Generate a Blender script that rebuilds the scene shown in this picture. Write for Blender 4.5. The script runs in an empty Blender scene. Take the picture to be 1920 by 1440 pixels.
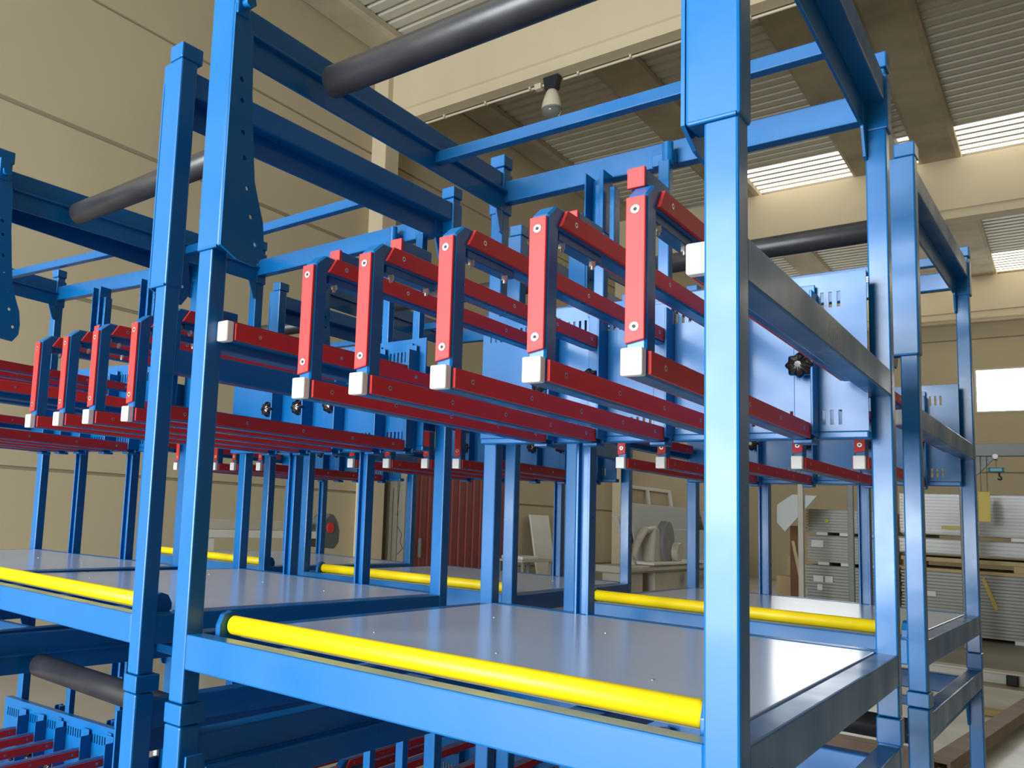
import bpy, bmesh, math, random
from mathutils import Vector, Matrix
random.seed(7)
S = 0.8            # drawing units (measured on the racks) to metres
sc = bpy.context.scene
COL = sc.collection

# ------------------------------------------------------------------ camera
cam_d = bpy.data.cameras.new('camera'); cam = bpy.data.objects.new('camera', cam_d); COL.objects.link(cam)
F_PX, PITCH, YAW, ROLL = 1577.165, 0.11038, 0.720741, 0.0491713
cy_, sy_ = math.cos(YAW), math.sin(YAW); cp_, sp_ = math.cos(PITCH), math.sin(PITCH)
fwd = Vector((-sy_*cp_, cy_*cp_, sp_)); rgt = Vector((cy_, sy_, 0)); up = rgt.cross(fwd)
r2 = rgt*math.cos(ROLL) + up*math.sin(ROLL); u2 = -rgt*math.sin(ROLL) + up*math.cos(ROLL)
M = Matrix((r2, u2, -fwd)).transposed().to_4x4(); M.translation = Vector((0.3601271, -1.2750465, 0.30515))*S
cam.matrix_world = M
cam_d.sensor_fit = 'HORIZONTAL'; cam_d.sensor_width = 36; cam_d.lens = 36*F_PX/1920
cam_d.shift_x = 0.3212/1.92; cam_d.shift_y = 0.0592/1.92
cam_d.clip_start = 0.02; cam_d.clip_end = 200
sc.camera = cam

# ------------------------------------------------------------------ light and exposure
vs = sc.view_settings
vs.view_transform = 'Standard'; vs.look = 'None'; vs.gamma = 1; vs.use_curve_mapping = False
vs.exposure = 0.2
w = bpy.data.worlds.new('world'); sc.world = w; w.use_nodes = True
w.node_tree.nodes['Background'].inputs[0].default_value = (0.75, 0.86, 1.0, 1)
w.node_tree.nodes['Background'].inputs[1].default_value = 1.0
def area(name, loc, rot, sx, sy, power, colr):
    d = bpy.data.lights.new(name, 'AREA'); d.shape = 'RECTANGLE'; d.size = sx*S; d.size_y = sy*S
    d.energy = power; d.color = colr
    o = bpy.data.objects.new(name, d); COL.objects.link(o); o.location = Vector(loc)*S; o.rotation_euler = rot
    return o
# daylight through the open loading door behind the camera
area('daylight_loading_door', (-4.5, -13.6, 2.2), (math.radians(90), 0, math.radians(0)), 9, 7.5, 3100, (0.90, 0.96, 1.0))

FLOOR = -2.05; LX = -12.6; RX = 24.0; BY = 44.6; FY = -14.0; ROOF = 12.1

# ------------------------------------------------------------------ materials
def mat(name, col, rough=0.5, metal=0.0, spec=0.5, noise=0.0, nscale=20, bump=0.0, bscale=200, emit=None, estr=0, coat=0.0, trans=0):
    m = bpy.data.materials.new(name); m.use_nodes = True; nt = m.node_tree; b = nt.nodes['Principled BSDF']
    b.inputs['Base Color'].default_value = (*col, 1); b.inputs['Roughness'].default_value = rough
    b.inputs['Metallic'].default_value = metal; b.inputs['Specular IOR Level'].default_value = spec
    b.inputs['Coat Weight'].default_value = coat; b.inputs['Coat Roughness'].default_value = 0.12
    if trans: b.inputs['Transmission Weight'].default_value = trans
    tc = nt.nodes.new('ShaderNodeTexCoord')
    if noise:
        n = nt.nodes.new('ShaderNodeTexNoise'); n.inputs['Scale'].default_value = nscale; n.inputs['Detail'].default_value = 5
        nt.links.new(tc.outputs['Object'], n.inputs['Vector'])
        r = nt.nodes.new('ShaderNodeValToRGB')
        r.color_ramp.elements[0].position = 0.3; r.color_ramp.elements[1].position = 0.7
        r.color_ramp.elements[0].color = (*[c*(1-noise) for c in col], 1)
        r.color_ramp.elements[1].color = (*[min(1, c*(1+noise)) for c in col], 1)
        nt.links.new(n.outputs['Fac'], r.inputs['Fac']); nt.links.new(r.outputs['Color'], b.inputs['Base Color'])
    if bump:
        n2 = nt.nodes.new('ShaderNodeTexNoise'); n2.inputs['Scale'].default_value = bscale; n2.inputs['Detail'].default_value = 3
        nt.links.new(tc.outputs['Object'], n2.inputs['Vector'])
        bp = nt.nodes.new('ShaderNodeBump'); bp.inputs['Strength'].default_value = bump; bp.inputs['Distance'].default_value = 0.002
        nt.links.new(n2.outputs['Fac'], bp.inputs['Height']); nt.links.new(bp.outputs['Normal'], b.inputs['Normal'])
    if emit:
        b.inputs['Emission Color'].default_value = (*emit, 1); b.inputs['Emission Strength'].default_value = estr
    return m
BLUE = mat('blue_enamel', (0.0004, 0.115, 0.34), 0.36, 0.0, 0.36, noise=0.04, nscale=6, bump=0.06, bscale=60, coat=0.13)
def uneven_gloss(m, scale, lo, hi):
    nt = m.node_tree; tc = nt.nodes.new('ShaderNodeTexCoord'); n = nt.nodes.new('ShaderNodeTexNoise'); n.inputs['Scale'].default_value = scale; n.inputs['Detail'].default_value = 3
    mr = nt.nodes.new('ShaderNodeMapRange'); mr.inputs['From Min'].default_value = .35; mr.inputs['From Max'].default_value = .65; mr.inputs['To Min'].default_value = lo; mr.inputs['To Max'].default_value = hi
    nt.links.new(tc.outputs['Object'], n.inputs['Vector']); nt.links.new(n.outputs['Fac'], mr.inputs['Value'])
    nt.links.new(mr.outputs['Result'], nt.nodes['Principled BSDF'].inputs['Roughness'])
uneven_gloss(BLUE, 5, .26, .44)
RED = mat('red_plastic', (0.62, 0.036, 0.036), 0.46, spec=0.3, noise=0.04, nscale=9)
YEL = mat('yellow_roller_plastic', (0.80, 0.60, 0.002), 0.42, spec=0.4, noise=0.03, nscale=14)
BLK = mat('black_rubber', (0.022, 0.022, 0.026), 0.38, noise=0.3, nscale=8, bump=0.2, bscale=60)
DECK = mat('grey_laminate', (0.48, 0.60, 0.82), 0.20, noise=0.03, nscale=4, bump=0.05, bscale=14, coat=0.1)
WHT = mat('white_plastic', (0.86, 0.85, 0.82), 0.4)
KNOB = mat('black_knob_plastic', (0.006, 0.006, 0.007), 0.08, coat=0.8)
STEEL = mat('zinc_steel', (0.62, 0.60, 0.55), 0.3, 0.9)
DARK = mat('dark_gap', (0.01, 0.012, 0.02), 0.6)

# ------------------------------------------------------------------ mesh builder
class MB:
    def __init__(s): s.v = []; s.f = []; s.m = []; s.sm = []
    def add(s, vs_, fs, mi=0, smooth=False):
        o = len(s.v); s.v += [tuple(v) for v in vs_]
        for f in fs: s.f.append([i+o for i in f]); s.m.append(mi); s.sm.append(smooth)
    def from_bm(s, bm, mi=0, smooth=False):
        bm.verts.ensure_lookup_table()
        for i, v in enumerate(bm.verts): v.index = i
        s.add([v.co[:] for v in bm.verts], [[v.index for v in f.verts] for f in bm.faces], mi, smooth); bm.free()
    def box(s, x0, x1, y0, y1, z0, z1, b=0.003, mi=0, seg=2, rot=None, piv=None):
        if b <= 0:
            vv = [(x, y, z) for x in (x0, x1) for y in (y0, y1) for z in (z0, z1)]
            ff = [(0,1,3,2),(4,6,7,5),(0,4,5,1),(2,3,7,6),(0,2,6,4),(1,5,7,3)]
            if rot is not None: vv = [tuple(rot @ (Vector(v)-Vector(piv)) + Vector(piv)) for v in vv]
            s.add(vv, ff, mi); return s
        bm = bmesh.new(); bmesh.ops.create_cube(bm, size=1)
        for v in bm.verts: v.co = Vector(((x0+x1)/2+v.co.x*(x1-x0), (y0+y1)/2+v.co.y*(y1-y0), (z0+z1)/2+v.co.z*(z1-z0)))
        b = min(b, 0.45*min(x1-x0, y1-y0, z1-z0))
        bmesh.ops.bevel(bm, geom=bm.edges[:], offset=b, segments=seg, affect='EDGES', profile=0.5)
        if rot is not None:
            for v in bm.verts: v.co = rot @ (v.co-Vector(piv)) + Vector(piv)
        s.from_bm(bm, mi); return s
    def prism(s, pts, axis, a0, a1, b=0.002, mi=0):
        """closed 2-d outline pts swept along axis from a0 to a1"""
        def P(p, a): return {'x': (a, p[0], p[1]), 'y': (p[0], a, p[1]), 'z': (p[0], p[1], a)}[axis]
        bm = bmesh.new(); n = len(pts)
        A = [bm.verts.new(P(p, a0)) for p in pts]; B = [bm.verts.new(P(p, a1)) for p in pts]
        bm.faces.new(A); bm.faces.new(B[::-1])
        for i in range(n): bm.faces.new((A[i], B[i], B[(i+1) % n], A[(i+1) % n]))
        bmesh.ops.recalc_face_normals(bm, faces=bm.faces[:])
        if b > 0: bmesh.ops.bevel(bm, geom=bm.edges[:], offset=b, segments=1, affect='EDGES')
        s.from_bm(bm, mi); return s
    def cyl(s, p0, p1, r, n=24, mi=0, r1=None, caps=True, smooth=True, edge=0.0):
        p0 = Vector(p0); p1 = Vector(p1); d = (p1-p0); L = d.length; d.normalize(); r1 = r if r1 is None else r1
        a = d.orthogonal().normalized(); c = d.cross(a)
        rings = [(0, r-edge), (edge, r), (L-edge, r1), (L, r1-edge)] if edge > 0 else [(0, r), (L, r1)]
        vv = []
        for t, rr in rings:
            for i in range(n):
                th = 2*math.pi*i/n; vv.append(tuple(p0 + d*t + (a*math.cos(th)+c*math.sin(th))*rr))
        ff = []
        for k in range(len(rings)-1):
            for i in range(n): j = (i+1) % n; ff.append((k*n+i, k*n+j, (k+1)*n+j, (k+1)*n+i))
        s.add(vv, ff, mi, smooth)
        if caps:
            m_ = len(rings)-1
            s.add(vv[:n], [tuple(range(n))[::-1]], mi); s.add(vv[m_*n:], [tuple(range(n))], mi)
        return s
    def tube(s, pts, r, n=8, mi=0):
        for a, b in zip(pts[:-1], pts[1:]): s.cyl(a, b, r, n, mi)
        return s
    def lathe(s, prof, c, axis='z', n=28, mi=0, mod=None):
        vv = []
        for (r, h) in prof:
            for i in range(n):
                th = 2*math.pi*i/n; rr = r*(mod(th) if mod else 1)
                q = (rr*math.cos(th), rr*math.sin(th))
                vv.append({'z': (c[0]+q[0], c[1]+q[1], c[2]+h), 'y': (c[0]+q[0], c[1]+h, c[2]+q[1]), 'x': (c[0]+h, c[1]+q[0], c[2]+q[1])}[axis])
        ff = [(k*n+i, k*n+(i+1) % n, (k+1)*n+(i+1) % n, (k+1)*n+i) for k in range(len(prof)-1) for i in range(n)]
        s.add(vv, ff, mi, True)
        s.add(vv[:n], [tuple(range(n))], mi); s.add(vv[-n:], [tuple(range(n))[::-1]], mi); return s
    def mesh(s, name, mats):
        me = bpy.data.meshes.new(name); me.from_pydata([(x*S, y*S, z*S) for x, y, z in s.v], [], s.f)
        for m in mats: me.materials.append(m)
        me.polygons.foreach_set('material_index', s.m); me.polygons.foreach_set('use_smooth', s.sm)
        bm = bmesh.new(); bm.from_mesh(me); bmesh.ops.recalc_face_normals(bm, faces=bm.faces[:]); bm.to_mesh(me); bm.free()
        me.update(); return me
def link(name, me, parent=None, loc=(0, 0, 0), rz=0):
    o = bpy.data.objects.new(name, me); COL.objects.link(o); o.location = Vector(loc)*S; o.rotation_euler = (0, 0, rz)
    if parent: o.parent = parent
    return o
def empty(name, loc, rz=0):
    o = bpy.data.objects.new(name, None); COL.objects.link(o); o.location = Vector(loc)*S; o.rotation_euler = (0, 0, rz)
    o.empty_display_size = 0.1; return o
def tag(o, label, cat, group=None):
    o['label'] = label; o['category'] = cat
    if group: o['group'] = group
    return o
def struct(o): o['kind'] = 'structure'; return o

# ================================================================== the hall (setting)
def wall_mat(name, col, joints, axis):
    """painted precast concrete: faint blotches, recessed joints at given heights come from geometry"""
    return mat(name, col, 0.75, spec=0.25, noise=0.05, nscale=0.5, bump=0.25, bscale=12)
WALL = wall_mat('beige_painted_concrete', (0.49, 0.42, 0.285), (), 'x')
WALL2 = mat('beige_painted_beam', (0.64, 0.545, 0.38), 0.7, spec=0.25, noise=0.05, nscale=0.7, bump=0.2, bscale=10)
PURL = mat('raw_concrete', (0.43, 0.38, 0.275), 0.85, spec=0.2, noise=0.22, nscale=0.9, bump=0.3, bscale=9)
JOINT = mat('joint_filler', (0.30, 0.255, 0.17), 0.9)
SHEET = mat('corrugated_roof_sheet', (0.56, 0.54, 0.46), 0.5, metal=0.0, noise=0.05, nscale=0.4)
SKY = mat('translucent_roof_sheet', (0.9, 0.85, 0.7), 0.5, noise=0.15, nscale=0.6, emit=(1.0, 0.94, 0.80), estr=2.4)
SKY2 = mat('translucent_roof_sheet_dim', (0.8, 0.72, 0.5), 0.5, emit=(1.0, 0.88, 0.62), estr=0.22)  # same sheet with weaker glow, painting the ribs between bright flats darker
FLR = mat('concrete_floor', (0.34, 0.32, 0.28), 0.45, noise=0.12, nscale=0.8, bump=0.1, bscale=8)

struct(link('floor', MB().box(LX-.3, RX+.3, FY-.3, BY+.3, FLOOR-.3, FLOOR, b=0).mesh('floor', [FLR])))

def joints_z(zs, lo, hi):
    out = []; z = lo
    for j, h in zs: out.append((z, j)); z = j+h
    out.append((z, hi)); return out
ZJ = [(-1.2, .05), (0.68, .06), (3.68, .07), (6.66, .085), (9.12, .06)]
def panel_wall(mb, axis, pos, inward, a0, a1, zlist, z0, z1, openings=(), thick=.25):
    """panels with a recessed joint between them; openings (a0,a1,z0,z1) are left out"""
    segs = joints_z(zlist, z0, z1)
    for (u, v) in segs:
        cuts = [o_ for o_ in openings if o_[2] < v and o_[3] > u]
        zs_ = sorted({u, v, *[max(u, c[2]) for c in cuts], *[min(v, c[3]) for c in cuts]})
        for p, q in zip(zs_[:-1], zs_[1:]):
            xs = [a0]; hit = sorted([c for c in cuts if c[2] < q-1e-6 and c[3] > p+1e-6])
            for c in hit: xs += [c[0], c[1]]
            xs.append(a1)
            for i in range(0, len(xs), 2):
                if xs[i+1]-xs[i] < 1e-4: continue
                if axis == 'x': mb.box(min(pos, pos-inward*thick), max(pos, pos-inward*thick), xs[i], xs[i+1], p, q, b=0)
                else: mb.box(xs[i], xs[i+1], min(pos, pos-inward*thick), max(pos, pos-inward*thick), p, q, b=0)
    for j, h in zlist:      # the joint: set back a little
        cuts = sorted([c for c in openings if c[2] < j+h and c[3] > j]); xs = [a0]
        for c in cuts: xs += [c[0], c[1]]
        xs.append(a1)
        for i in range(0, len(xs), 2):
            if xs[i+1]-xs[i] < 1e-4: continue
            pi = pos-inward*.035
            if axis == 'x': mb.box(min(pi, pos-inward*thick), max(pi, pos-inward*thick), xs[i], xs[i+1], j, j+h, b=0, mi=1)
            else: mb.box(xs[i], xs[i+1], min(pi, pos-inward*thick), max(pi, pos-inward*thick), j, j+h, b=0, mi=1)
RD = (16.55, 21.6, FLOOR, 1.9)     # red sliding door in the left wall
m_ = MB(); panel_wall(m_, 'x', LX, 1, FY, BY, ZJ, FLOOR, ROOF, [RD]); wl = struct(link('wall_left', m_.mesh('wall_left', [WALL, JOINT])))
# back wall with its daylight windows
WN = [(-2.85, 3.2, 5.85, 7.8), (-11.2, -6.9, 5.85, 7.8)]
m_ = MB(); panel_wall(m_, 'y', BY, -1, LX, RX, [(3.2, .07), (9.12, .06)], FLOOR, ROOF, WN); struct(link('wall_back', m_.mesh('wall_back', [WALL, JOINT])))
m_ = MB(); panel_wall(m_, 'x', RX, -1, FY, BY, [(3.68, .07)], FLOOR, ROOF); struct(link('wall_right', m_.mesh('wall_right', [WALL, JOINT])))
m_ = MB(); panel_wall(m_, 'y', FY, 1, LX, RX, [(6.66, .07)], FLOOR, ROOF, [(-9.2, 0.2, FLOOR, 6.1)]); struct(link('wall_front', m_.mesh('wall_front', [WALL, JOINT])))
GLOW = mat('daylight_glass', (0.9, 0.95, 1), 0.2, emit=(0.93, 0.97, 1.0), estr=9)
FRM = mat('window_frame_paint', (0.6, 0.58, 0.5), 0.5)
for k, (a, b, c, d) in enumerate(WN):
    o = struct(link('window_%d' % (k+1), MB().box(a, b, BY+.1, BY+.14, c, d, b=0).mesh('pane', [GLOW])))
    f = MB(); t = .07
    f.box(a, a+t, BY-.02, BY+.2, c, d).box(b-t, b, BY-.02, BY+.2, c, d).box(a+t, b-t, BY-.02, BY+.2, c, c+t).box(a+t, b-t, BY-.02, BY+.2, d-t, d)
    link('window_frame', f.mesh('window_frame', [FRM]), o)

# roof: corrugated sheets, translucent strips beside the beams
m_ = MB(); per = .40; y = FY
LIT = [(12.0, 14.3), (26.9, 29.3), (31.2, 34.0), (41.0, 44.0), (-3, 0.5)]
XC = [(LX-.2, -8.1), (-8.1, -4.2), (-4.2, -2.4), (-2.4, RX+.2)]
while y < BY:
    prof = [(y, ROOF-.1), (y+.25, ROOF-.1), (y+.285, ROOF-.03), (y+.365, ROOF-.03), (y+per, ROOF-.1)]
    for (xa, xb) in XC:
        lit = any(a <= y <= b for a, b in LIT) and not (xa < -9 and y > 8) and not (y < 15 and y > 0)
        for n_, (p, q) in enumerate(zip(prof[:-1], prof[1:])):
            m_.add([(xa, p[0], p[1]), (xb, p[0], p[1]), (xb, q[0], q[1]), (xa, q[0], q[1])], [(0, 1, 2, 3)], (1 if n_ == 0 else 2 if n_ == 2 else 0) if lit else 0)  # lit strips: opaque slopes and dim ridge flats paint the dark lines
    y += per
m_.box(LX-.3, RX+.3, FY-.3, BY+.3, ROOF+.3, ROOF+.4, b=0)
struct(link('ceiling', m_.mesh('ceiling', [SHEET, SKY, SKY2])))
# beams across the hall
def beam(n, y0, y1, z0, z1):
    mb = MB().prism([(y0, z1), (y0, z0+.28), (y0+.05, z0+.25), (y0+.05, z0), (y1-.05, z0), (y1-.05, z0+.25), (y1, z0+.28), (y1, z1)][::-1], 'x', LX, RX, b=0)
    return struct(link('trim_%d' % n, mb.mesh('beam', [WALL2])))
beam(1, 14.35, 14.8, 9.9, 11.75); beam(2, 29.0, 29.65, 9.9, 11.75); beam(3, 43.7, 44.6, 9.95, 11.75); beam(4, -.8, .2, 9.9, 11.75)
# purlins along the hall
k = 5
for (a, b) in [(-12.6, -11.75), (-8.66, -7.55), (-4.72, -3.75), (-2.95, -1.9), (.6, 1.6), (4.8, 5.8), (9, 10)]:
    mb = MB().prism([(a, 11.98), (a, 11.82), (a+.1, 11.75), (b-.1, 11.75), (b, 11.82), (b, 11.98)][::-1], 'y', FY, BY, b=0)
    struct(link('trim_%d' % k, mb.mesh('purlin', [PURL]))); k += 1
# columns on the left wall
for y0 in (14.15, 28.9, -.7):
    mb = MB().box(LX, LX+.45, y0, y0+.55, FLOOR, 11.75, b=.02)
    struct(link('trim_%d' % k, mb.mesh('column', [WALL2]))); k += 1
# ledge moulding under the back beam
struct(link('trim_%d' % k, MB().box(LX, RX, BY-.55, BY, 9.85, 9.98, b=.02).mesh('ledge', [WALL2]))); k += 1

# ================================================================== the racks
W, D, P = 1.251, 1.4036, .05
H = .08
def mk_meshes():
    R = {}
    def post(x0, y0): return MB().box(x0, x0+P, y0, y0+P, -.158, 1.575 if y0 < 1 else 1.60, b=.004)
    for n, (x0, y0) in {'FL': (-W, 0), 'FR': (-P, 0), 'BL': (-W, D-P), 'BR': (-P, D-P)}.items():
        R['post_'+n] = post(x0, y0).mesh('post', [BLUE])
    for n, (x0, x1) in {'FL': (-W-.005, -W+.077), 'FR': (-.077, .004)}.items():
        mb = MB().box(x0, x1, -.004, P+.004, .92, 1.60, b=.005)
        # welded seam along the lower edge
        mb.cyl((x0+.006, -.003, .921), (x1-.006, -.003, .921), .004, 8)
        R['sleeve_'+n] = mb.mesh('sleeve', [BLUE])
    for n, x0 in {'FL': -W, 'FR': -P}.items():
        R['lsleeve_'+n] = MB().box(x0-.004, x0+P+.005, -.004, P+.006, .92, 1.598, b=.005).mesh('sleeve', [BLUE])
        R['lcap_'+n] = MB().box(x0-.005, x0+P+.006, -.006, P+.02, 1.601, 1.646, b=.003).mesh('post_cap', [BLUE])
    for n, x0 in {'BL': -W, 'BR': -P}.items():
        R['lcap_'+n] = MB().box(x0-.002, x0+P+.003, D-P-.003, D+.002, 1.58, 1.646, b=.003).mesh('post_cap', [BLUE])
    for n, x0 in {'FL': -W, 'FR': -P}.items():
        R['cap_'+n] = MB().box(x0-.005, x0+P+.006, -.006, P+.02, 1.60, 1.648, b=.004).mesh('post_cap', [BLUE])
    for n, x0 in {'BL': -W, 'BR': -P}.items():
        mb = MB().box(x0-.005, x0+P+.006, D-P-.008, D+.005, 1.60, 1.645, b=.004)
        R['cap_'+n] = mb.mesh('post_cap', [BLUE])
        R['collar_'+n] = MB().box(x0-.006, x0+P+.006, D-P-.006, D+.006, 1.422, 1.578, b=.004).mesh('collar', [BLUE])
    R['front_rail'] = MB().box(-W+P-.002, -P+.002, 0.001, .052, -H, 0, b=.004).mesh('front_rail', [BLUE])
    R['back_rail'] = MB().box(-W+P-.002, -P+.002, D-P, D-.001, -H, .004, b=.004).mesh('back_rail', [BLUE])
    R['side_rail_L'] = MB().box(-W+.001, -W+P-.001, P-.002, D-P+.002, -H, 0, b=.004).mesh('side_rail', [BLUE])
    R['side_rail_R'] = MB().box(-P+.001, -.001, P-.002, D-P+.002, -H, 0, b=.004).mesh('side_rail', [BLUE])
    for nn, x0 in (('1', -.98), ('2', -.63), ('3', -.28)): R['cross_bearer_'+nn] = MB().box(x0-.03, x0+.03, .05, D-P, -.062, -.014, b=.003).mesh('cross_bearer', [BLUE])
    dk = MB().box(-W+P+.003, -P-.002, .135, D-P-.002, -.012, .002, b=.002)
    for x0 in (-.98, -.63, -.28):
        for y0 in (.42, 1.0): dk.cyl((x0, y0, .001), (x0, y0, .003), .0042, 12, mi=1)
    R['deck'] = dk.mesh('deck', [DECK, STEEL])
    R['front_roller'] = MB().cyl((-W+P+.042, .104, .020), (-P-.03, .104, .020), .0222, 40, edge=.006).mesh('front_roller', [YEL])
    for nn, (x0, x1) in zip('LR', ((-W+P+.022, -W+P+.038), (-P-.026, -P-.01))):
        pts = [(.068, -.03), (.138, -.03), (.142, .02), (.128, .044), (.104, .052), (.080, .044), (.068, .02)]
        R['roller_bracket_'+nn] = MB().prism(pts, 'x', x0, x1, b=.001).mesh('roller_bracket', [BLUE])
    for n, x0 in {'L': -W+.001, 'R': -P+.001}.items():
        x1 = x0+P-.002
        R['mid_beam_'+n] = MB().box(x0, x1, P-.002, D-P+.002, .675, .745, b=.004).mesh('mid_beam', [BLUE])
        tb = MB().box(x0, x1, P-.002, D-P+.002, 1.50, 1.575, b=.004)
        xi = x1-.002 if n == 'L' else x0-.006
        tb.box(xi, xi+.008, P+.02, D-P, 1.425, 1.506, b=.0015)
        xo = x1 if n == 'L' else x0-.02
        tb.box(xo, xo+.02, P+.02, D-P, 1.494, 1.502, b=.0015)
        R['top_beam_'+n] = tb.mesh('top_beam', [BLUE])
        # side guard on the inside of the mid beam
        gx0, gx1 = (x1+.001, x1+.034) if n == 'L' else (x0-.037, x0-.004)
        R['guard_'+n] = MB().box(gx0, gx1, .055, 1.2, .697, .742, b=.003).mesh('side_guard', [BLUE])
        sx = (gx1, gx1+.006) if n == 'L' else (gx0-.006, gx0)
        gs = MB().box(sx[0], sx[1], .058, 1.2, .699, .740, b=.0015)
        for yy in (.14, .45, .8, 1.12):
            a = sx[1] if n == 'L' else sx[0]; dd = .001 if n == 'L' else -.001
            gs.cyl((a-dd, yy, .7195), (a+dd, yy, .7195), .0055, 12, mi=1)
        R['guard_strip_'+n] = gs.mesh('guard_strip', [RED, STEEL])
        R['guard_cap_'+n] = MB().box(gx0-.002, gx1+.002, .032, .056, .694, .744, b=.004).mesh('end_cap', [WHT])
        # gusset plates
        px = -W+.0775 if n == 'L' else -.0835
        bm = bmesh.new()
        out = [(.05, .895), (.112, .895), (.134, .925), (.137, .965), (.13, 1.015), (.112, 1.06), (.094, 1.11), (.082, 1.2), (.068, 1.33), (.06, 1.48), (.05, 1.48)]
        out = [(-.003, .922), (.05, .90)]+out[1:-1]+[(.045, 1.54), (-.003, 1.54)]
        vs_ = [bm.verts.new((0, a, b)) for a, b in out]
        for i in range(len(vs_)): bm.edges.new((vs_[i], vs_[(i+1) % len(vs_)]))
        for (hy, hz) in [(.030, 1.354), (.036, 1.301), (.045, 1.221), (.055, 1.159), (.071, 1.086), (.089, 1.018), (.109, .952)]:
            hv = [bm.verts.new((0, hy+.0065*math.cos(t*math.pi/6), hz+.0065*math.sin(t*math.pi/6))) for t in range(12)]
            for i in range(12): bm.edges.new((hv[i], hv[(i+1) % 12]))
        bmesh.ops.triangle_fill(bm, edges=bm.edges[:], use_beauty=True)
        g = bmesh.ops.extrude_face_region(bm, geom=bm.faces[:])
        for v in [e for e in g['geom'] if isinstance(e, bmesh.types.BMVert)]: v.co.x += .006
        for v in bm.verts: v.co.x += px
        gm = MB(); gm.from_bm(bm)
        R['gusset_'+n] = gm.mesh('gusset_plate', [BLUE])
        bx = x1-.004 if n == 'L' else x0-.004
        R['fin_'+n] = MB().prism([(D-P-.002, 1.34), (D-P-.02, 1.345), (D-P-.05, 1.42), (D-P-.055, 1.5), (D-P-.002, 1.5)], 'x', bx, bx+.008, b=.001).mesh('fin_plate', [BLUE])
        lb = MB().box(px-.002, px+.012, -.002, .04, 1.515, 1.60, b=.003).cyl((px-.004, .02, 1.545), (px+.03, .02, 1.545), .011, 16).cyl((px+.028, .02, 1.545), (px+.036, .02, 1.545), .018, 6)
        R['latch_'+n] = lb.mesh('latch_bolt', [BLUE])
    R['back_top_rail'] = MB().box(-W+P-.002, -P+.002, D-P+.001, D-.001, 1.46, 1.54, b=.004).mesh('back_top_rail', [BLUE])
    R['cross_tube'] = MB().box(-W+P+.002, -P-.002, .905, .94, 1.455, 1.492, b=.003).mesh('cross_tube', [BLUE])
    R['front_cross_bar'] = MB().box(-W+P, -P, .37, .40, 1.425, 1.45, b=.003).mesh('front_cross_bar', [BLUE])
    gr = MB().cyl((-W+P+.062, .325, 1.463), (-P-.03, .325, 1.463), .043, 48, edge=.005)
    R['guide_roller'] = gr.mesh('guide_roller', [BLK])
    # slotted back plate
    bp = MB(); y0, y1 = 1.262, 1.268; x0, x1 = -W+P-.01, -P+.01
    pitch, sw = .0195, .008; n = int((x1-x0-.06)/pitch)
    rows = [(.592, .632), (.912, .955)]
    for a, b in ((.575, .592), (.632, .912), (.955, 1.0)): bp.box(x0, x1, y0, y1, a, b, b=0)
    for a, b in rows:
        xx = x0; 
        for i in range(n):
            xs = x0+.03+i*pitch; bp.box(xx, xs, y0, y1, a, b, b=0); xx = xs+sw
        bp.box(xx, x1, y0, y1, a, b, b=0)
    bp.box(x0, x1, y0, y1+.03, 1.0, 1.004, b=0)
    R['back_plate'] = bp.mesh('back_plate', [BLUE])
    R['plate_rail'] = MB().box(x0, x1, 1.262, 1.31, .555, .575, b=.004).mesh('plate_rail', [BLUE])
    for nn, xs in (('L', x0+.03), ('R', x1-.05)): R['plate_bracket_'+nn] = MB().box(xs, xs+.02, 1.27, D-.02, .64, .90, b=.003).mesh('plate_bracket', [BLUE])
    for n, xc in {'1': -.868, '2': -.428}.items():
        cp = MB().box(xc-.024, xc-.016, D-P, D, 0, 1.0, b=.0015).box(xc-.017, xc+.017, D-.03, D-.022, 0, 1.0, b=.001).box(xc+.016, xc+.024, D-P, D, 0, 1.0, b=.0015)
        R['upright_'+n] = cp.mesh('channel_upright', [BLUE])
    # fork frame: lower bar, front bar and chamfered upper bar in one closed tube frame
    ff = MB().prism([(.086, .548), (1.2, .548), (1.2, .594), (.128, .594), (.128, .845), (1.2, .845), (1.2, .888), (.118, .888), (.086, .862)], 'x', -.036, 0, b=.004)
    R['fork'] = ff.mesh('fork_frame', [BLUE])
    R['fork_cap'] = MB().box(-.0365, .0005, .066, .087, .5475, .5945, b=.003).mesh('end_cap', [WHT])
    fs = MB().prism([(-.0345, .604), (-.0015, .610), (-.0015, .858), (-.0345, .858)], 'y', .079, .0865, b=.001)
    for zz in (.632, .835): fs.cyl((-.018, .0795, zz), (-.018, .0775, zz), .0075, 16, mi=1).cyl((-.018, .0776, zz), (-.018, .0768, zz), .0035, 10, mi=2)
    R['front_strip'] = fs.mesh('front_strip', [RED, STEEL, DARK])
    us = MB(); ls = MB()
    for a, b in ((0, .007), (-.043, -.036)):
        us.prism([(.125, .849), (1.2, .849), (1.2, .886), (.150, .886)], 'x', a, b, b=.001)
        ls.box(a, b, .091, 1.2, .551, .591, b=.0015)
        e = b if a == 0 else a; dd = .0008 if a == 0 else -.0008
        for yy in (.185, .43, .68, .93, 1.16):
            us.cyl((e-dd, yy, .8675), (e+dd, yy, .8675), .0055, 12, mi=1).cyl((e, yy, .8675), (e+dd*1.3, yy, .8675), .0025, 8, mi=2)
            ls.cyl((e-dd, yy-.03, .571), (e+dd, yy-.03, .571), .0055, 12, mi=1).cyl((e, yy-.03, .571), (e+dd*1.3, yy-.03, .571), .0025, 8, mi=2)
    R['upper_strip'] = us.mesh('upper_strip', [RED, STEEL, DARK]); R['lower_strip'] = ls.mesh('lower_strip', [RED, STEEL, DARK])
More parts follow.
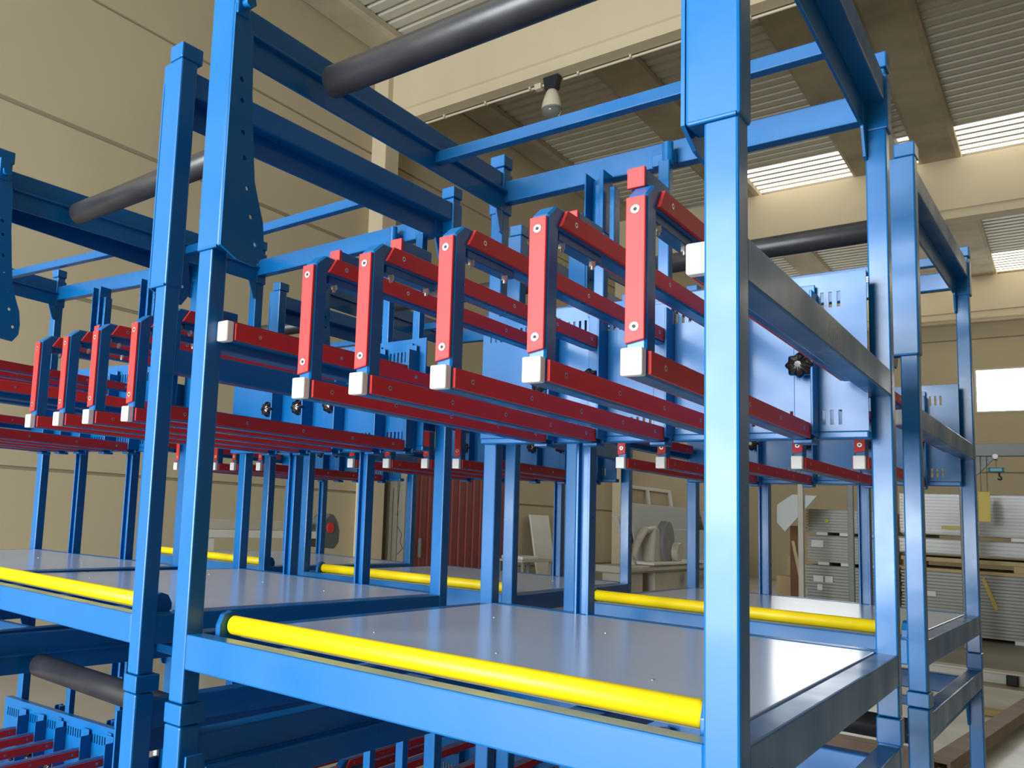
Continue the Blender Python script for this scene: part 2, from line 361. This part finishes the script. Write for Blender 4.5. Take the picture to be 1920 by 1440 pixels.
    br = MB().box(-.042, .012, 1.243, 1.251, .545, .975, b=.002).box(.008, .015, 1.195, 1.262, .56, .95, b=.002).box(-.036, 0, 1.198, 1.245, .55, .592, b=.003).box(-.036, 0, 1.198, 1.245, .847, .886, b=.003)
    br.box(-.036, .01, 1.2, 1.26, .538, .548, b=.002)
    R['bracket'] = br.mesh('bracket', [BLUE])
    kn = MB(); mod = lambda t: 1+.09*math.cos(8*t)
    kn.cyl((-.018, 1.243, .748), (-.018, 1.22, .748), .013, 16, mi=0)
    kn.lathe([(.014, 1.226), (.026, 1.222), (.032, 1.212), (.033, 1.199), (.029, 1.187), (.018, 1.180), (.008, 1.178)], (-.018, 0, .748), 'y', 64, mod=mod)
    R['knob'] = kn.mesh('knob', [KNOB])
    hg = MB().box(-.05, -.015, 1.29, 1.325, .96, 1.452, b=.003).box(-.05, -.015, 1.25, 1.325, .96, .985, b=.002)
    hg.box(-.085, -.012, 1.325, 1.352, 1.452, 1.492, b=.003).cyl((-.028, 1.312, 1.44), (-.028, 1.312, 1.515), .017, 20)
    R['hanger_H'] = hg.mesh('hanger', [BLUE])
    hg = MB().box(-.05, -.015, 1.29, 1.325, .96, 1.42, b=.003).box(-.05, -.015, 1.25, 1.325, .96, .985, b=.002)
    hg.box(-.078, -.073, 1.27, 1.345, 1.2, 1.46, b=.001).box(-.078, -.03, 1.325, 1.33, 1.2, 1.45, b=.001).box(-.026, -.012, 1.27, 1.345, 1.25, 1.46, b=.002).box(.003, .02, 1.285, 1.33, 1.13, 1.40, b=.002)
    R['hanger_T'] = hg.mesh('hanger', [BLUE])
    st = MB().box(-.043, -.012, .186, .30, .886, .918, b=.003).box(-.043, -.012, .178, .187, .884, .920, b=.001, mi=1)
    R['stop_block'] = st.mesh('stop_block', [BLUE, RED, STEEL])
    st = MB().box(-.034, -.006, .14, .33, .828, .846, b=.002)
    for yy in (.165, .30): st.cyl((-.012, yy, .829), (-.012, yy, .818), .007, 6, mi=2, smooth=False).cyl((-.012, yy, .818), (-.012, yy, .812), .004, 10, mi=2)
    R['clip_plate'] = st.mesh('clip_plate', [BLUE, RED, STEEL])
    return R
RM = mk_meshes()
PARTS = [('post', 'post_FL'), ('post', 'post_FR'), ('post', 'post_BL'), ('post', 'post_BR'), ('sleeve', 'sleeve_FL'), ('sleeve', 'sleeve_FR'),
 ('post_cap', 'cap_FL'), ('post_cap', 'cap_FR'), ('post_cap', 'cap_BL'), ('post_cap', 'cap_BR'), ('collar', 'collar_BL'), ('collar', 'collar_BR'),
 ('front_rail', 'front_rail'), ('back_rail', 'back_rail'), ('side_rail', 'side_rail_L'), ('side_rail', 'side_rail_R'), ('cross_bearer', 'cross_bearer_1'), ('cross_bearer', 'cross_bearer_2'), ('cross_bearer', 'cross_bearer_3'),
 ('deck', 'deck'), ('front_roller', 'front_roller'), ('roller_bracket', 'roller_bracket_L'), ('roller_bracket', 'roller_bracket_R'), ('mid_beam', 'mid_beam_L'), ('mid_beam', 'mid_beam_R'),
 ('top_beam', 'top_beam_L'), ('top_beam', 'top_beam_R'), ('gusset_plate', 'gusset_L'), ('gusset_plate', 'gusset_R'), ('fin_plate', 'fin_L'), ('fin_plate', 'fin_R'),
 ('latch_bolt', 'latch_L'), ('latch_bolt', 'latch_R'), ('back_top_rail', 'back_top_rail'), ('cross_tube', 'cross_tube'), ('guide_roller', 'guide_roller'),
 ('back_plate', 'back_plate'), ('plate_rail', 'plate_rail'), ('plate_bracket', 'plate_bracket_L'), ('plate_bracket', 'plate_bracket_R'), ('channel_upright', 'upright_1'), ('channel_upright', 'upright_2')]
PLAB = {'deck': 'grey laminate deck sheet', 'front_roller': 'yellow front roller', 'guide_roller': 'black rubber guide roller'}
def rack(x, y, z, a, forks, label, hang, stops):
    t = tag(empty('storage_rack', (x, y, z), a), label, 'rack', 'blue storage racks stacked two high')
    for nm, key in PARTS:
        if key == 'guide_roller' and z < -1 and x == 0: continue
        if z < -1 and (key.startswith('cap_') or key.startswith('sleeve_')): key = 'l'+key
        if z < -1 and (key.startswith('collar_') or key.startswith('latch_')): continue
        o = link(nm, RM[key], t)
        if nm in PLAB: o['label'] = PLAB[nm]
    for n in 'LR':
        g = link('side_guard', RM['guard_'+n], t)
        s_ = link('guard_strip', RM['guard_strip_'+n], g); s_['label'] = 'red guard strip'
        c = link('end_cap', RM['guard_cap_'+n], g); c['label'] = 'white end cap'
    for i, fx in enumerate(forks):
        f = link('fork', RM['fork'], t, (fx-.005, 0, 0))
        for nm, key, lb in (('end_cap', 'fork_cap', 'white end cap'), ('front_strip', 'front_strip', 'red strip on the upright front bar'), ('upper_strip', 'upper_strip', 'red strip on the upper bar'),
                            ('lower_strip', 'lower_strip', 'red strip on the lower bar'), ('bracket', 'bracket', None), ('knob', 'knob', 'black lobed knob')):
            o = link(nm, RM[key], f)
            if lb: o['label'] = lb
        if hang[i] != '.': link('hanger', RM['hanger_'+hang[i]], f)
        link('clip_plate', RM['clip_plate'], f)
        if stops[i]: link('stop_block', RM['stop_block'], f, stops[i])
    return t
FA = [-.928, -.759, -.549, -.347, -.164]; FB = [-.868, -.668, -.474, -.245, -.082]
FC = [-1.02, -.853, -.61, -.359, -.164]; FE = [-.957, -.729, -.498, -.322, -.13]; FG = [-.99, -.83, -.66, -.45, -.26]
FH = [-.95, -.72, -.56, -.385, -.15]
DZ = -1.806
# rack: pose, fork positions, hanger kinds, stop block shifts, label of the upper rack, label of the one it stands on
RK = [((0, 0, 0, 0), FA, '.TH..', [(0, 0, 0), (0, .02, .004), None, (0, .05, -.004), (-.004, -.065, .004)],
       'upper blue rack nearest the camera, its thick yellow roller across the foreground', 'lower blue rack under the nearest one, mostly below the bottom edge'),
 ((-1.5612, .136, -.0084, -.036), FB, '...HH', [None, (0, .02, 0), None, (0, 0, 0), (0, .05, 0)],
       'upper blue rack just left of the nearest, four white fork tips at left edge', 'lower blue rack with thick black roller at bottom left corner'),
 ((-2.84, -.004, -.012, .075), FG, '..T.T', [None, None, (0, 0, 0), None, (0, 0, 0)],
       'upper blue rack cut off by the left edge, only its rear part visible', 'lower blue rack at bottom left, slotted plate and red bars seen from above'),
 ((-.013, 1.993, -.02, -.03), FC, '.....', [None, None, None, None, None],
       'upper blue rack at far right, standing behind the nearest rack', 'lower blue rack at far right, beside the metal sheets on the floor'),
 ((-1.486, 1.998, -.028, .03), FE, '.....', [None, None, None, None, None],
       'upper blue rack in the second row, in front of the red sliding door', 'lower blue rack of second row, red fork fronts below the foreground rail'),
 ((-3.108, 2.082, -.041, -.016), FH, '.....', [None, None, None, None, None],
       'upper blue rack farthest left in the second row, beside the beige wall', 'lower blue rack farthest left in the second row, nearly hidden by others')]
for (x, y, z, a), fk, hk, st, up_, low in RK:
    rack(x, y, z, a, fk, up_, hk, st)
    rack(x, y, z+DZ, a, fk, low, hk, st)

# ================================================================== things around the racks
PWHITE = mat('white_painted_steel', (0.66, 0.66, 0.62), 0.4, noise=0.05, nscale=3)
PGREY = mat('grey_painted_steel', (0.20, 0.215, 0.22), 0.5, noise=0.08, nscale=3)
LGREY = mat('light_grey_panel', (0.42, 0.46, 0.47), 0.35, noise=0.04, nscale=1)
MACH = mat('worn_machine_enamel', (0.47, 0.44, 0.38), 0.5, noise=0.10, nscale=2)
RDOOR = mat('red_door_paint', (0.235, 0.045, 0.04), 0.55, noise=0.08, nscale=1)
BRN = mat('brown_board', (0.15, 0.065, 0.028), 0.7, noise=0.2, nscale=2)
DBRN = mat('dark_brown_recess_shade', (0.075, 0.055, 0.038), 0.7, noise=0.15, nscale=2)
CARD = mat('cardboard', (0.52, 0.40, 0.22), 0.85, noise=0.08, nscale=3)
PRIM = mat('primer_brown_steel', (0.27, 0.19, 0.165), 0.6, noise=0.2, nscale=4)
GALV = mat('galvanised_sheet', (0.70, 0.71, 0.70), 0.38, 0.35, noise=0.14, nscale=1.5)
BUND = mat('stacked_ribbed_sheets', (0.31, 0.30, 0.265), 0.5, 0.2, noise=0.12, nscale=1.2)
LABEL = mat('white_paper_label', (0.8, 0.8, 0.78), 0.7)
YTAG = mat('yellow_tag_board', (0.62, 0.47, 0.10), 0.6)
TEAL = mat('teal_hoist_paint', (0.02, 0.22, 0.30), 0.4)
LAMPW = mat('lamp_shade_enamel', (0.66, 0.60, 0.46), 0.35)
GLASS = mat('lamp_glass', (0.75, 0.78, 0.74), 0.15, trans=0.85)
CORD = mat('dark_cord', (0.03, 0.03, 0.03), 0.8)
WRAP = mat('clear_stretch_film', (0.85, 0.83, 0.78), 0.12, spec=0.9, bump=1.0, bscale=5)
WRAP.node_tree.nodes['Principled BSDF'].inputs['Alpha'].default_value = 0.14
ink = mat('dark_ink', (0.05, 0.05, 0.05), 0.8)

# red sliding door in the left wall
d = MB(); y = RD[0]
while y < RD[1]-.01:
    d.box(LX-.10, LX-.05, y, y+.30, RD[2], RD[3], b=0); d.box(LX-.10, LX-.015, y+.30, min(y+.37, RD[1]), RD[2], RD[3], b=.01); y += .37
d.box(LX-.02, LX+.12, RD[0]-.3, RD[1]+3.2, RD[3], RD[3]+.16, b=.01, mi=1)
dr = struct(link('door_1', d.mesh('sliding_door', [RDOOR, PGREY])))
link('door_handle', MB().box(LX-.05, LX+.03, RD[0]+.28, RD[0]+.34, -.85, -.35, b=.01).mesh('door_handle', [PGREY]), dr)

# dark strip standing in for a shaded recess, and white panel, beside the door
o = link('board', MB().box(LX+.03, LX+.09, 14.86, 15.27, FLOOR, 1.7, b=.01).mesh('recess_shade_strip', [DBRN])); tag(o, 'dark brown strip standing in for the shaded doorway recess beside the white painted panel', 'board')
b_ = MB().box(LX+.03, LX+.14, 15.32, 16.12, FLOOR, 1.9, b=.01)
xx = LX+.142
for pts in ([(15.62, 1.3), (15.66, .2), (15.66, -.9)], [(15.72, 1.3), (15.64, .2)], [(15.66, -.05), (15.86, -.25), (15.80, -.45), (15.92, -.6), (15.70, -.75)], [(15.45, .9), (15.45, -1.2)], [(15.98, 1.2), (15.97, -1.3)]):
    b_.tube([(xx, a, c) for a, c in pts], .007, 5, mi=1)
o = link('panel', b_.mesh('white_panel', [PWHITE, ink])); tag(o, 'tall white panel with thin dark pen lines, left of the red sliding door', 'panel')

# pendant lamp and its conduit under the first beam
lp = tag(empty('high_bay_lamp', (-7.93, 14.60, 9.895)), 'bell-shaped cream high bay lamp hanging under the concrete beam', 'lamp')
link('ballast', MB().prism([(-.24, -.02), (.24, -.02), (.17, -.42), (-.17, -.42)], 'y', -.13, .13, b=.02).mesh('ballast', [DARK]), lp)['label'] = 'black ballast box'
link('lamp_shade', MB().lathe([(.10, -.40), (.15, -.45), (.21, -.60), (.26, -.78), (.285, -.95), (.285, -.99)], (0, 0, 0), 'z', 32).mesh('lamp_shade', [LAMPW]), lp)
link('glass_cover', MB().lathe([(.27, -.99), (.275, -1.06), (.25, -1.14), (.16, -1.20), (.02, -1.22)], (0, 0, 0), 'z', 32).mesh('glass_cover', [GLASS]), lp)
link('rim', MB().lathe([(.29, -.975), (.297, -.985), (.297, -1.005), (.29, -1.015)], (0, 0, 0), 'z', 32).mesh('rim', [PGREY]), lp)
link('hook', MB().tube([(0, 0, .02), (0, 0, -.05)], .03, 10).mesh('hook', [STEEL]), lp)
lp.scale = (.76, .76, .76)
cd = MB().cyl((LX+.3, 14.80, 9.87), (RX-.3, 14.80, 9.87), .028, 10)
x = LX+.6
while x < 4: cd.box(x-.02, x+.02, 14.72, 14.83, 9.84, 9.905, b=0); x += 1.15
tr_ = link('cable_conduit', cd.mesh('conduit', [LAMPW])); tag(tr_, 'thin pale cable conduit clipped along the bottom of the concrete beam', 'conduit')
link('junction_box', MB().box(-8.42, -8.26, 14.70, 14.85, 9.78, 9.93, b=.01).mesh('junction_box', [LAMPW]), tr_)
o = link('cable_tray', MB().box(-3.55, -3.15, 17.5, 28.8, 11.35, 11.42, b=0).box(-3.55, -3.52, 17.5, 28.8, 11.42, 11.6, b=0).box(-3.18, -3.15, 17.5, 28.8, 11.42, 11.6, b=0).mesh('cable_tray', [GALV])); tag(o, 'galvanised cable tray under the roof between two purlins', 'cable tray')

# profile cutting machine behind the left racks
pm = tag(empty('cutting_machine', (-9, 6.2, FLOOR)), 'white profile cutting machine with round grey saw guard, by the left wall', 'machine')
def lk(name, mb, mats, par, lb=None):
    o = link(name, mb.mesh(name, mats), par)
    if lb: o['label'] = lb
    return o
lk('bed', MB().box(-.12, .12, 0, 2.75, 1.86, 1.97, b=.01), [PWHITE], pm); lk('fence', MB().box(-.16, -.1, 0, 2.6, 1.97, 2.12, b=.01), [MACH], pm)
for yy in (.35, 2.3): lk('leg', MB().box(-.1, .1, yy, yy+.14, 0, 1.86, b=.01), [PWHITE], pm)
g = MB().prism([(2.72, 1.72), (3.02, 1.70), (3.12, 1.80), (3.13, 2.0), (3.08, 2.14), (2.98, 2.25), (2.86, 2.27), (2.74, 2.18), (2.68, 2.0)], 'x', -.14, .16, b=.02)
gu = lk('saw_guard', g, [mat('dark_grey_guard', (.09, .105, .10), .5)], pm, 'rounded dark grey saw guard')
lk('badge', MB().cyl((.16, 2.88, 2.04), (.172, 2.88, 2.04), .085, 24), [RED], gu, 'round red disc')
lk('clamp', MB().box(-.05, .05, 2.3, 2.5, 2.0, 2.12, b=.01).cyl((.02, 2.42, 1.86), (.02, 2.42, 1.68), .05, 12, mi=1), [PGREY, YTAG], pm)

# left wall further back: leaning boards, frame and saw bench
def slab(name, x0, lean, y0, y1, z0, z1, t, m, label, cat, extra=None):
    """board leaning on the left wall: foot at x0, head moved by -lean"""
    mb = MB().prism([(x0, z0), (x0-lean, z1), (x0-lean+t, z1), (x0+t, z0)], 'y', y0, y1, b=.008)
    o = link(name, mb.mesh(name, [m])); return tag(o, label, cat)
slab('leaning_board', -12.05, .4, 22.35, 23.55, FLOOR, .42, .06, PWHITE, 'narrow off-white board leaning against the far left wall', 'board')
slab('grey_sheet', -11.35, .45, 30.1, 36.6, FLOOR, .16, .06, LGREY, 'lower blue-grey sheet leaning in front of the white frame', 'panel')
slab('grey_sheet', -11.75, .5, 29.5, 36.4, FLOOR, 1.06, .06, LGREY, 'taller blue-grey sheet leaning against the white frame, its top band visible', 'panel')
slab('grey_sheet', -11.6, .7, 37.6, 39.6, FLOOR, 1.0, .08, LGREY, 'pale grey sheet leaning at the far corner behind the white post', 'panel')
fr = tag(empty('metal_frame', (-12.55, 29.5, FLOOR)), 'white tubular metal frame leaning behind the blue-grey sheets', 'frame')
lk('top_bar', MB().box(-.06, .06, 0, 5.1, 3.68, 3.8, b=.01), [PWHITE], fr)
for yy in (0, 2.5, 4.95): lk('stile', MB().prism([(.5, 0), (.0, 3.7), (.1, 3.7), (.6, 0)], 'y', yy, yy+.12, b=.01), [PWHITE], fr)
tb = tag(empty('work_table', (-11.2, 19.2, FLOOR)), 'small low table with clutter beside the narrow leaning board', 'table')
lk('table_top', MB().box(-.6, .3, 0, 1.9, 1.16, 1.22, b=.01), [MACH], tb)
for xx in (-.5, .2):
    for yy in (.1, 1.7): lk('leg', MB().box(xx, xx+.08, yy, yy+.08, 0, 1.16, b=.005), [PGREY], tb)
o = link('tray', MB().box(-11.6, -10.95, 19.3, 20.2, FLOOR+1.222, FLOOR+1.32, b=.02).mesh('tray', [PWHITE])); tag(o, 'pale tray lying on the small low table', 'tray')
bs = tag(empty('bench_saw', (-10.6, 22.6, FLOOR)), 'cream bench saw with curved arm and wheel, in front of the blue-grey sheets', 'machine')
lk('bed', MB().box(-.5, .5, 1.6, 10.2, .80, 1.02, b=.03).box(.5, .56, 1.6, 10.2, .86, .96, b=.01), [MACH], bs)
lk('carriage', MB().box(-.45, .6, 3.6, 8.6, 1.03, 1.12, b=.02), [PWHITE], bs)
lk('cabinet', MB().box(-.4, .4, 4.2, 9.6, 0, .8, b=.03), [MACH], bs)
lk('column', MB().prism([(4.6, 1.1), (5.5, 1.1), (5.2, 2.2), (4.8, 2.25)], 'x', -.2, .2, b=.04), [MACH], bs)
arm = MB(); pa = [(0, 3.3, 1.25), (0, 3.7, 1.75), (0, 4.3, 2.15), (0, 5.2, 2.2), (0, 5.9, 1.95), (0, 6.15, 1.55)]
arm.tube(pa, .13, 12)
lk('arm', arm, [MACH], bs)
wg = MB(); 
wg.prism([(5.75+.55*math.cos(t), 1.75+.75*math.sin(t)) for t in [k*math.pi/8-.9 for k in range(14)]], 'x', .05, .3, b=.02)
lk('wheel_guard', wg, [PGREY], bs)
lk('motor', MB().cyl((-.1, 6.3, 1.42), (.5, 6.3, 1.42), .34, 24, edge=.04), [MACH], bs)
for yy in (6.9, 8.9): lk('hand_wheel', MB().cyl((.58, yy, .55), (.64, yy, .55), .2, 16), [DARK], bs)
lk('tilt_bar', MB().prism([(1.9, 2.55), (2.1, 2.6), (3.6, .9), (3.35, .9)], 'x', -.1, .05, b=.02), [PWHITE], bs)
lk('foot', MB().box(-.4, .4, 1.9, 3.2, 0, .8, b=.03), [MACH], bs)

# right rear: stand with hanging sheet, wood, box
st_ = tag(empty('steel_stand', (-4.4, 22, FLOOR)), 'grey steel post stand in front of the wrapped sheet bundles', 'stand')
lk('top_bar', MB().box(-1.35, .8, -.05, .05, 3.5, 3.64, b=.01), [PGREY], st_)
for xx, mm in ((-.45, MACH), (.62, PGREY), (-1.3, MACH)): lk('post', MB().box(xx, xx+.12, -.06, .06, 0, 3.55, b=.01), [mm], st_)
hs = MB().prism([(-5.25, .75), (-4.62, 1.22), (-4.62, 1.28), (-5.1, 1.3), (-5.36, .95), (-5.36, .45), (-5.2, .28)], 'y', 22.1, 22.13, b=.004)
o = link('hanging_sheet', MB().prism([(-5.18, .28), (-4.45, 1.20), (-5.0, 1.22), (-5.36, .95), (-5.36, .5)], 'y', 22.1, 22.13, b=.004).mesh('hanging_sheet', [LGREY])); tag(o, 'pale grey cut sheet with slanted edge hanging on the steel stand', 'sheet')
wd = tag(empty('wooden_frame', (-5.45, 23.85, FLOOR)), 'brown wooden board frame standing left of the wrapped bundles', 'frame')
lk('stile', MB().box(-.02, .18, 0, .1, 0, 2.5, b=.01), [BRN], wd); lk('stile', MB().box(.2, .28, 0, .1, 0, 2.5, b=.01), [BRN], wd)
lk('panel', MB().box(.17, .21, .06, .1, 0, 2.5, b=.005), [BRN], wd); lk('brace', MB().prism([(.02, 2.1), (.1, 2.1), (.28, 1.1), (.2, 1.1)], 'y', -.06, 0, b=.005), [CARD], wd)
o = link('cardboard_box', MB().box(-5.85, -5.45, 24.0, 24.7, FLOOR, -.9, b=.02).box(-5.62, -5.48, 24.1, 24.25, -.9, -.35, b=.02).mesh('cardboard_box', [CARD])); tag(o, 'tall cardboard box standing left of the brown wooden frame', 'box')

def bundle(x0, x1, y0, y1, z0, z1, label, wrap=False, labels=(), blocks=True, strip=None):
    t = tag(empty('sheet_bundle', ((x0+x1)/2, y0, z0)), label, 'bundle', 'bundles of ribbed metal sheets')
    cx = (x0+x1)/2; hw = (x1-x0)/2; mb = MB(); n = max(3, int((z1-z0-.08)/.075)); h = (z1-z0-.08)/n
    for i in range(n):
        jx = random.uniform(-.015, .015)
        mb.box(-hw+jx, hw+jx, .02+random.uniform(0, .02), y1-y0, .08+i*h, .08+i*h+h*.62, b=0)
        mb.box(-hw+.05, hw-.05, .06, y1-y0-.05, .08+i*h+h*.62, .08+(i+1)*h, b=0, mi=1)
    lk('sheets', mb, [BUND, PGREY], t)
    if blocks:
        for k_ in range(3):
            xx = -hw+.25+k_*(2*hw-.75)/2; lk('spacer_block', MB().box(xx, xx+.26, 0, y1-y0, 0, .08, b=.005), [PWHITE], t)
    if wrap: lk('stretch_film', MB().box(-hw-.03, hw+.03, -.005, y1-y0+.03, .085, z1-z0+.01, b=.03), [WRAP], t, 'shiny clear stretch film')
    for (a, b, c, e) in labels: lk('paper_label', MB().box(a-cx, b-cx, -.012, -.006, c-z0, e-z0, b=0), [LABEL], t)
    if strip: lk('tape', MB().prism([(p[0]-cx, p[1]-z0) for p in strip], 'y', -.02, -.01, b=0), [YTAG], t, 'yellow tape')
    return t
bundle(-5.15, -3.3, 24.0, 27, FLOOR, -.55, 'unwrapped grey sheet bundle with three white labels, bottom of the left stack', labels=((-4.95, -4.72, -.98, -.82), (-4.68, -4.5, -.98, -.82), (-4.86, -4.74, -1.2, -1.04)))
bundle(-5.1, -3.3, 24.05, 27, -.54, .22, 'film-wrapped sheet bundle, middle of the left stack', True, ((-5.0, -4.72, -.08, .10),))
bundle(-5.12, -3.3, 24.0, 27, .24, .92, 'film-wrapped sheet bundle with green dot, top of the left stack', True)
bundle(-3.0, 1.6, 24.0, 27, FLOOR, -.50, 'unwrapped grey sheet bundle with yellow tape, bottom of the right stack', strip=((-1.40, -.60), (-1.34, -.56), (-1.10, -1.28), (-1.17, -1.31)), labels=((-2.5, -2.3, -1.1, -.98),))
bundle(-3.02, 1.6, 24.0, 27, -.155, .295, 'thin film-wrapped sheet bundle, middle of the right stack', True, blocks=False)
bundle(-3.0, 1.6, 24.0, 27, .31, 1.40, 'tall film-wrapped sheet bundle, top of the right stack', True, strip=((-2.15, .62), (-1.75, .62), (-1.75, .54), (-2.15, .54)))
pl = tag(empty('pallet', (-.7, 24, -.5)), 'pale wooden pallet between the bottom and middle bundles of the right stack', 'pallet')
lk('top_boards', MB().box(-2.3, 2.3, 0, 3, .24, .34, b=.01), [CARD], pl); lk('bottom_boards', MB().box(-2.3, 2.3, 0, 3, 0, .08, b=.01), [CARD], pl)
for xx in (-2.25, -.1, 2.05): lk('bearer', MB().box(xx, xx+.2, .02, 2.98, .08, .24, b=.01), [CARD], pl)
lk('green_mark', MB().cyl((-4.62, 23.985, .62), (-4.62, 23.98, .62), .05, 12), [mat('green_sticker', (.35, .6, .02), .6)], None)
gm = bpy.data.objects['green_mark']; tag(gm, 'small round green sticker on the top bundle of the left stack', 'sticker')

# gantry with hoist and tag board
gc = tag(empty('gantry_crane', (0, 22, FLOOR)), 'dark grey gantry crane beam with corner brace in front of the right window', 'crane')
lk('beam', MB().box(-1.8, 3.2, -.12, .12, 4.2, 4.47, b=.01), [PGREY], gc)
lk('post', MB().box(-1.60, -1.38, -.12, .12, 0, 4.2, b=.01), [PGREY], gc); lk('post', MB().box(2.9, 3.15, -.12, .12, 0, 4.2, b=.01), [PGREY], gc)
lk('brace', MB().prism([(-1.38, 3.72), (-1.25, 3.80), (-.92, 4.2), (-1.38, 4.2)], 'y', -.03, .03, b=.01), [PGREY], gc)
ho = tag(empty('chain_hoist', (-.94, 22, 2.12)), 'small teal chain hoist hanging below the gantry beam', 'hoist')
lk('trolley', MB().cyl((0, -.14, .02), (0, -.18, .02), .05, 16).box(-.03, .03, -.15, -.125, -.06, .05, b=.003).box(-.03, .03, -.15, .05, -.06, -.035, b=.003), [PWHITE], ho)
lk('suspension', MB().cyl((0, 0, -.05), (0, 0, -.24), .012, 8), [PGREY], ho)
lk('hoist_body', MB().box(-.12, .12, -.08, .08, -.32, -.22, b=.02).cyl((-.14, 0, -.27), (.14, 0, -.27), .055, 16), [TEAL], ho)
lk('hook', MB().tube([(.05, 0, -.32), (.05, 0, -.4), (.09, 0, -.44), (.07, 0, -.49), (.02, 0, -.46)], .018, 8), [DARK], ho)
yt = tag(empty('hanging_tag', (-1.16, 21.9, 2.145)), 'yellow board hanging from two cords below the gantry beam', 'tag board')
lk('board', MB().box(-.105, .10, -.012, .012, -1.43, -.78, b=.004), [YTAG], yt)
lk('cord', MB().cyl((-.05, 0, -.78), (-.05, 0, 0), .005, 6), [CORD], yt); lk('cord', MB().cyl((.06, 0, -.78), (.06, 0, 0), .005, 6), [CORD], yt)

# floor at the right
m_ = MB()
for i in range(5): m_.box(-1.75+random.uniform(-.02, .02), 2.6, 8.6, 15.3+random.uniform(-.03, .03), FLOOR+i*.03, FLOOR+i*.03+.024, b=0)
o = link('sheet_stack', m_.mesh('sheet_stack', [GALV])); tag(o, 'low stack of shiny galvanised sheets lying on the floor at bottom right', 'sheet stack')
lb_ = tag(empty('steel_rail', (0, 17.0, FLOOR)), 'long white steel rail lying on the floor behind the galvanised sheets', 'rail')
lk('rail', MB().box(-2.4, 3, -.12, .12, 0, .17, b=.01).box(-2.4, 3, -.18, .18, .17, .20, b=.005), [PWHITE], lb_)
lk('clamp', MB().box(-.62, -.46, -.24, .0, .0, .17, b=.02), [DARK], lb_, 'dark clamp')
a_ = math.atan2(.55, 5.1)
o = link('steel_beam', MB().box(-.09, .09, 1.2, 6.4, -.03, 0, b=.004).box(-.09, -.06, 1.2, 6.4, -.12, -.03, b=.004).box(.06, .09, 1.2, 6.4, -.12, -.03, b=.004).mesh('steel_beam', [PRIM]), None, (-.80, 7.2, -1.70), -a_)
tag(o, 'brown primed steel channel lying on blocks above the galvanised sheets', 'steel beam')
for k_, (bx, by_) in enumerate(((-.70, 8.75), (-.28, 12.6))):
    o = link('timber_block', MB().box(bx-.4, bx+.4, by_-.1, by_+.1, FLOOR+.15, -1.822, b=.01).mesh('timber_block', [CARD]))
    tag(o, ['nearer', 'farther'][k_]+' pale timber block under the brown steel channel', 'block')
o = link('steel_beam', MB().box(-2.2, -.75, 8.3, 8.5, FLOOR+.145, FLOOR+.40, b=.01).mesh('steel_beam', [PRIM])); tag(o, 'short brown steel bar lying across, left of the primed channel', 'steel beam')
